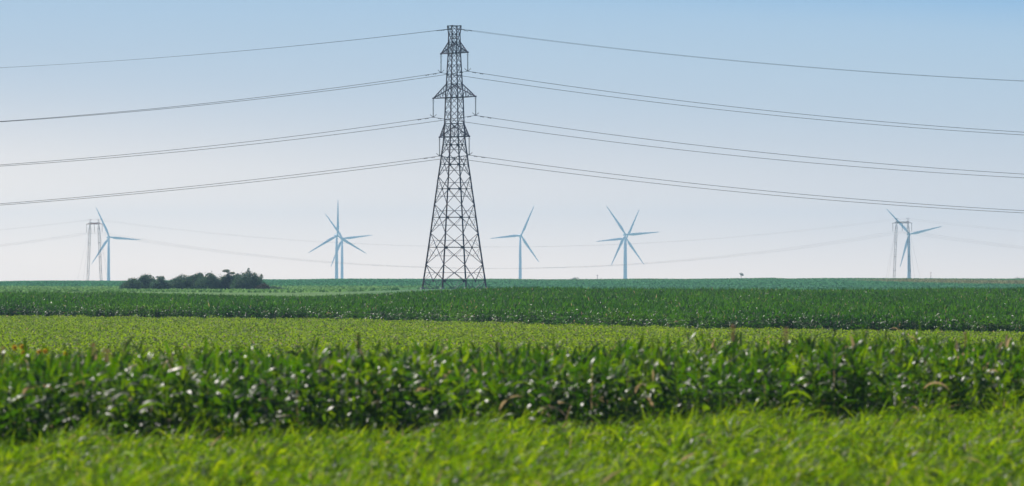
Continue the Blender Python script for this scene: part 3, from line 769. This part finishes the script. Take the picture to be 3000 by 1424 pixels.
for q in range(3):
    N = len(xb)
    P = np.stack([xb + rng.normal(0, .15, N), yb + rng.normal(0, .15, N), zb + Hb * rng.uniform(.60, .86, N)], 1)
    up = rng.random(N) < .42
    parts.append(blades(P, rng.uniform(0, 2 * np.pi, N), rng.uniform(.5, .85, N), rng.uniform(.10, .16, N),
                        np.where(up, rng.uniform(1.2, 1.5, N), rng.uniform(.7, 1.2, N)), np.where(up, rng.uniform(.2, .8, N), rng.uniform(1.1, 2.2, N)), 2, TAPER(2), rng))
V, Q = merge(parts)
tag(link('corn_field', np_mesh('corn_field', V, Q), M_cornf), 'wide dark green corn field in the middle distance rising to the pylon', 'corn', kind='stuff')

# low yellow-green crop between the two corn stands
rng = np.random.default_rng(3)
x, y = scatter(-85, 85, 270, 1120, 17.0, rng)
u = 1500 + F * x / y
k = (y > corn_near_back(x) + 1) & (y < corn_far_front(u) + 1) & (np.abs(x) < 0.074 * y) & (y > 330); x, y = x[k], y[k]
cl = vnoise(x / 1.1 + y * .10, y / 5, 23); cl2 = vnoise(x / .5 - y * .2, y / 2.2, 29)
kk = rng.random(len(x)) < .25 + 1.1 * cl; x, y, cl, cl2 = x[kk], y[kk], cl[kk], cl2[kk]
hh = .08 + .55 * cl + .22 * cl2
P = np.stack([x, y, ground(x, y) + hh * rng.uniform(.55, 1.05, len(x))], 1); N = len(x)
Vm = blades(P, rng.uniform(0, 2 * np.pi, N), rng.uniform(.10, .24, N), rng.uniform(.07, .14, N), rng.uniform(.1, 1.3, N), rng.uniform(.2, 1.4, N), 2, np.array([.3, 1.0, .1]), rng)
tag(link('low_crop', np_mesh('low_crop', *Vm), M_meadow), 'pale yellow-green field of low crop between the two stands of corn', 'crop field', kind='stuff')

# foreground grass
rng = np.random.default_rng(4)
x, y = scatter(-20, 22, 148, 292, 95, rng)
k = (y < corn_near_front(x) + 3) & (np.abs(x) < 0.075 * y); x, y = x[k], y[k]
N = len(x); tuft = vnoise(x / .5, y / 2.2, 31) ** 1.3; patch = vnoise(x / 1.5, y / 6, 37) ** 1.2
topz = .08 + .50 * tuft + .60 * patch                       # height of the leafy sward here
near = np.clip((y - (corn_near_front(x) - 7)) / 6, 0, 1); topz = topz * (1 + near * (vnoise(x / .9, y / 3, 43) * 1.5 - .45))
keep = rng.random(N) < -.06 + .65 * tuft + .60 * patch; x, y, topz = x[keep], y[keep], topz[keep]; N = len(x)
lng = rng.random(N) < .42
f = np.where(lng, rng.uniform(0, .3, N), rng.uniform(0, .8, N))
L = np.where(lng, rng.uniform(.6, 1.15, N) * (.35 + .95 * topz), rng.uniform(.16, .44, N) * (.6 + .6 * topz))
az = np.where(rng.random(N) < .5, rng.normal(-0.4, .8, N), rng.uniform(0, 6.28, N))
P = np.stack([x, y, ground(x, y) + topz * f], 1)
V1, Q1 = blades(P, az, L, np.where(lng, rng.uniform(.025, .055, N), rng.uniform(.03, .085, N)), rng.uniform(.5, 1.5, N), rng.uniform(.2, 2.3, N), 4, TAPER(4), rng, roll=rng.uniform(-.9, .9, N))
ks = rng.random(N) < .022; n2 = int(ks.sum())
V2, Q2 = blades(P[ks] + np.stack([np.zeros(n2), np.zeros(n2), np.full(n2, .12)], 1), az[ks], rng.uniform(.16, .34, n2), rng.uniform(.03, .055, n2), rng.uniform(.9, 1.4, n2), rng.uniform(1.2, 2.6, n2), 4, np.array([.5, 1, 1, .8, .2]), rng)
V, Q = merge([(V1, Q1), (V2, Q2)])
me = np_mesh('tall_grass', V, Q); me.materials.append(M_grass); me.materials.append(M_seed)
me.polygons.foreach_set('material_index', np.concatenate([np.zeros(len(Q1), np.int32), np.ones(len(Q2), np.int32)]))
tag(link('tall_grass', me, None), 'bright yellow-green rough grass in the foreground with pale seed heads', 'grass', kind='stuff')

# tufts of crop in the far fields, which roughen the skyline
rng = np.random.default_rng(6)
n = 90000
y = np.concatenate([rng.uniform(1640, 4350, n), rng.uniform(3950, 4300, n // 3)]); x = rng.uniform(-.072, .072, len(y)) * y
N = len(x)
P = np.stack([x, y, ground(x, y) - .1], 1)
Vt = blades(P, rng.uniform(0, 6.28, N), rng.uniform(.35, .75, N), rng.uniform(.3, .8, N), rng.uniform(.9, 1.5, N), rng.uniform(.1, .9, N), 2, np.array([.9, 1., .2]), rng)
tag(link('far_crops', np_mesh('far_crops', *Vt), M_fieldl), 'rough bluish green crops of the far fields up to the skyline', 'crops', kind='stuff')

# ------------------------------------------------------------------ orange flowers and plume grasses at the edge of the near corn
def zt(x, y): return gz(x, y)
FL = [(43, 1018, 'orange flower farthest left above the corn edge'), (65, 1016, 'upper orange flower of the close pair above the corn'),
      (69, 1034, 'lower orange flower of the close pair above the corn'), (115, 1030, 'orange flower in the middle of the row of flowers'),
      (133, 1029, 'dull orange flower right of the middle flower'), (193, 1036, 'faint yellow flower farthest right, near the brown plume')]
for i, (px, row, lab) in enumerate(FL):
    Y = 262 + i * 2.0; p = spot(px, row, Y); z0 = zt(p.x, Y); root = empty('flower', (p.x, Y, z0)); tag(root, lab, 'flower', 'orange flowers at the left')
    Hh = p.z - z0
    m = MB(); m.tube([(0, 0, 0), (.03, 0, Hh * .5), (0, 0, Hh)], [.02, .016, .012], 6); m.build('stem', M_stem, root)
    m = MB(); m.tube([(0, .02, Hh), (0, -.03, Hh + .01)], [.035, .03], 10); m.build('flower_disc', M_disc, root)
    V_ = []; F_ = []
    for q in range(14):
        a = 2 * math.pi * q / 14; ca, sa = math.cos(a), math.sin(a); n_ = len(V_)
        for rr, ww in ((.02, .010), (.055, .018), (.085, .003)):
            for s_ in (-1, 1): V_.append((ca * rr - sa * ww * s_, -.01 - .02 * math.sin(rr * 20), Hh + sa * rr + ca * ww * s_))
        F_ += [(n_, n_ + 1, n_ + 3, n_ + 2), (n_ + 2, n_ + 3, n_ + 5, n_ + 4)]
    me = bpy.data.meshes.new('petals'); me.from_pydata(V_, [], F_); me.update(); link('petals', me, M_petal, root)
def plume(px, row, Y, hgt, wid, label, mat, n=900, seed=0):
    rng = np.random.default_rng(seed + 50); p = spot(px, row, Y); z0 = zt(p.x, Y); root = empty('plume_grass', (p.x, Y, z0))
    tag(root, label, 'plume grass', 'seed heads rising above the near corn')
    Hh = p.z - z0
    m = MB(); m.tube([(0, 0, 0), (.02, 0, Hh * .6), (0, 0, Hh - .05)], [.018, .013, .006], 6); m.build('stem', M_stem, root)
    n = int(n * .45); f = rng.uniform(0, 1, n); zz = Hh - f * hgt; r_ = wid * np.sin(np.pi * np.clip(f * .85 + .1, 0, 1)) * np.sqrt(rng.random(n))
    a = rng.uniform(0, 6.28, n)
    P = np.stack([r_ * np.cos(a), r_ * np.sin(a), zz - .05], 1)
    V_, Q_ = blades(P, a, rng.uniform(.04, .09, n), rng.uniform(.006, .014, n), rng.uniform(.6, 1.4, n), rng.uniform(.2, 1, n), 2, np.array([.6, 1, .2]), rng)
    link('seed_head', np_mesh('seed_head', V_, Q_), mat, root)
plume(272, 1003, 252, .55, .15, 'wide brownish feathery plume at the left above the corn', M_plume, 900, 1)
plume(312, 1020, 254, .38, .16, 'lower brownish plume just right of the wide left plume', M_plume, 900, 2)
plume(8, 1012, 250, .5, .08, 'brownish plume at the left edge of the photo', M_plume, 500, 3)
plume(550, 1068, 244, .5, .05, 'slim pinkish brown seed head within the left part of the corn', M_plume, 500, 4)
plume(1050, 975, 262, .62, .035, 'dark upright club-shaped seed head in the near corn, below left of the pylon', M_plumed, 900, 5)
plume(1456, 997, 272, .45, .035, 'short dark seed head at the corn edge right of the pylon', M_plumed, 700, 6)
plume(2147, 948, 282, .55, .08, 'reddish brown plume in front of the far corn, left of the brightest plume', M_plume, 700, 7)
plume(2302, 956, 284, .6, .10, 'brightest reddish plume rising in front of the far corn', M_plume, 800, 8)
plume(2828, 972, 292, .5, .04, 'thin dark reddish plume near the right side of the corn edge', M_plume, 500, 9)
plume(2142, 1066, 276, .35, .08, 'short reddish plume low among the right part of the corn', M_plume, 500, 10)

# tall single corn shoots that stick out of the strip
def shoot(px, row, Y, label, seed):
    rng = np.random.default_rng(seed); p = spot(px, row, Y); z0 = zt(p.x, Y); root = empty('corn_plant', (p.x, Y, z0)); tag(root, label, 'corn plant', 'tall corn plants at the strip edge')
    Hh = p.z - z0
    m = MB(); m.tube([(0, 0, 0), (0, 0, Hh * .8)], [.02, .012], 6); m.build('stalk', M_stalk, root)
    n = 9; f = np.linspace(.3, .72, n); P = np.stack([np.zeros(n), np.zeros(n), f * Hh], 1)
    az = np.arange(n) * np.pi + rng.normal(0, .5, n); L = np.full(n, .8); L[-2:] = Hh * .3
    e0 = np.full(n, 1.15); e0[-2:] = 1.52; dr = np.full(n, 1.7); dr[-2:] = .12
    V_, Q_ = blades(P, az, L, np.full(n, .11), e0, dr, 5, TAPER(5), rng); link('leaves', np_mesh('leaves', V_, Q_), M_corn, root)
shoot(2517, 945, 285, 'taller pointed corn shoot, left of two, at the right of the strip', 1)
shoot(2535, 938, 286, 'tallest pointed corn shoot, right of two, at the right of the strip', 2)
shoot(2752, 985, 288, 'pointed corn shoot between the two shoots and the right edge', 3)
shoot(240, 1000, 246, 'upright pale corn shoot beside the wide left plume', 4)

# ------------------------------------------------------------------ haze
m = bpy.data.materials.new('haze'); m.use_nodes = True; t = m.node_tree; t.nodes.clear()
ou = t.nodes.new('ShaderNodeOutputMaterial'); pv = t.nodes.new('ShaderNodeVolumePrincipled')
pv.inputs['Color'].default_value = (0.49, 0.76, 1.0, 1); pv.inputs['Density'].default_value = 4.3e-5; pv.inputs['Anisotropy'].default_value = 0.3
t.links.new(pv.outputs[0], ou.inputs['Volume'])
mb = MB(); S = 26300.0; zb_, zt_ = -24.0, 225.0
vs = [(sx_ * S, sy_ * S, z_) for z_ in (zb_, zt_) for sx_, sy_ in ((-1, -1), (1, -1), (1, 1), (-1, 1))]
mb.add(vs, [(3, 2, 1, 0), (4, 5, 6, 7), (0, 1, 5, 4), (1, 2, 6, 5), (2, 3, 7, 6), (3, 0, 4, 7)])
hz_ = mb.build('haze', m); tag(hz_, 'pale blue summer haze over the fields', 'haze', kind='stuff')
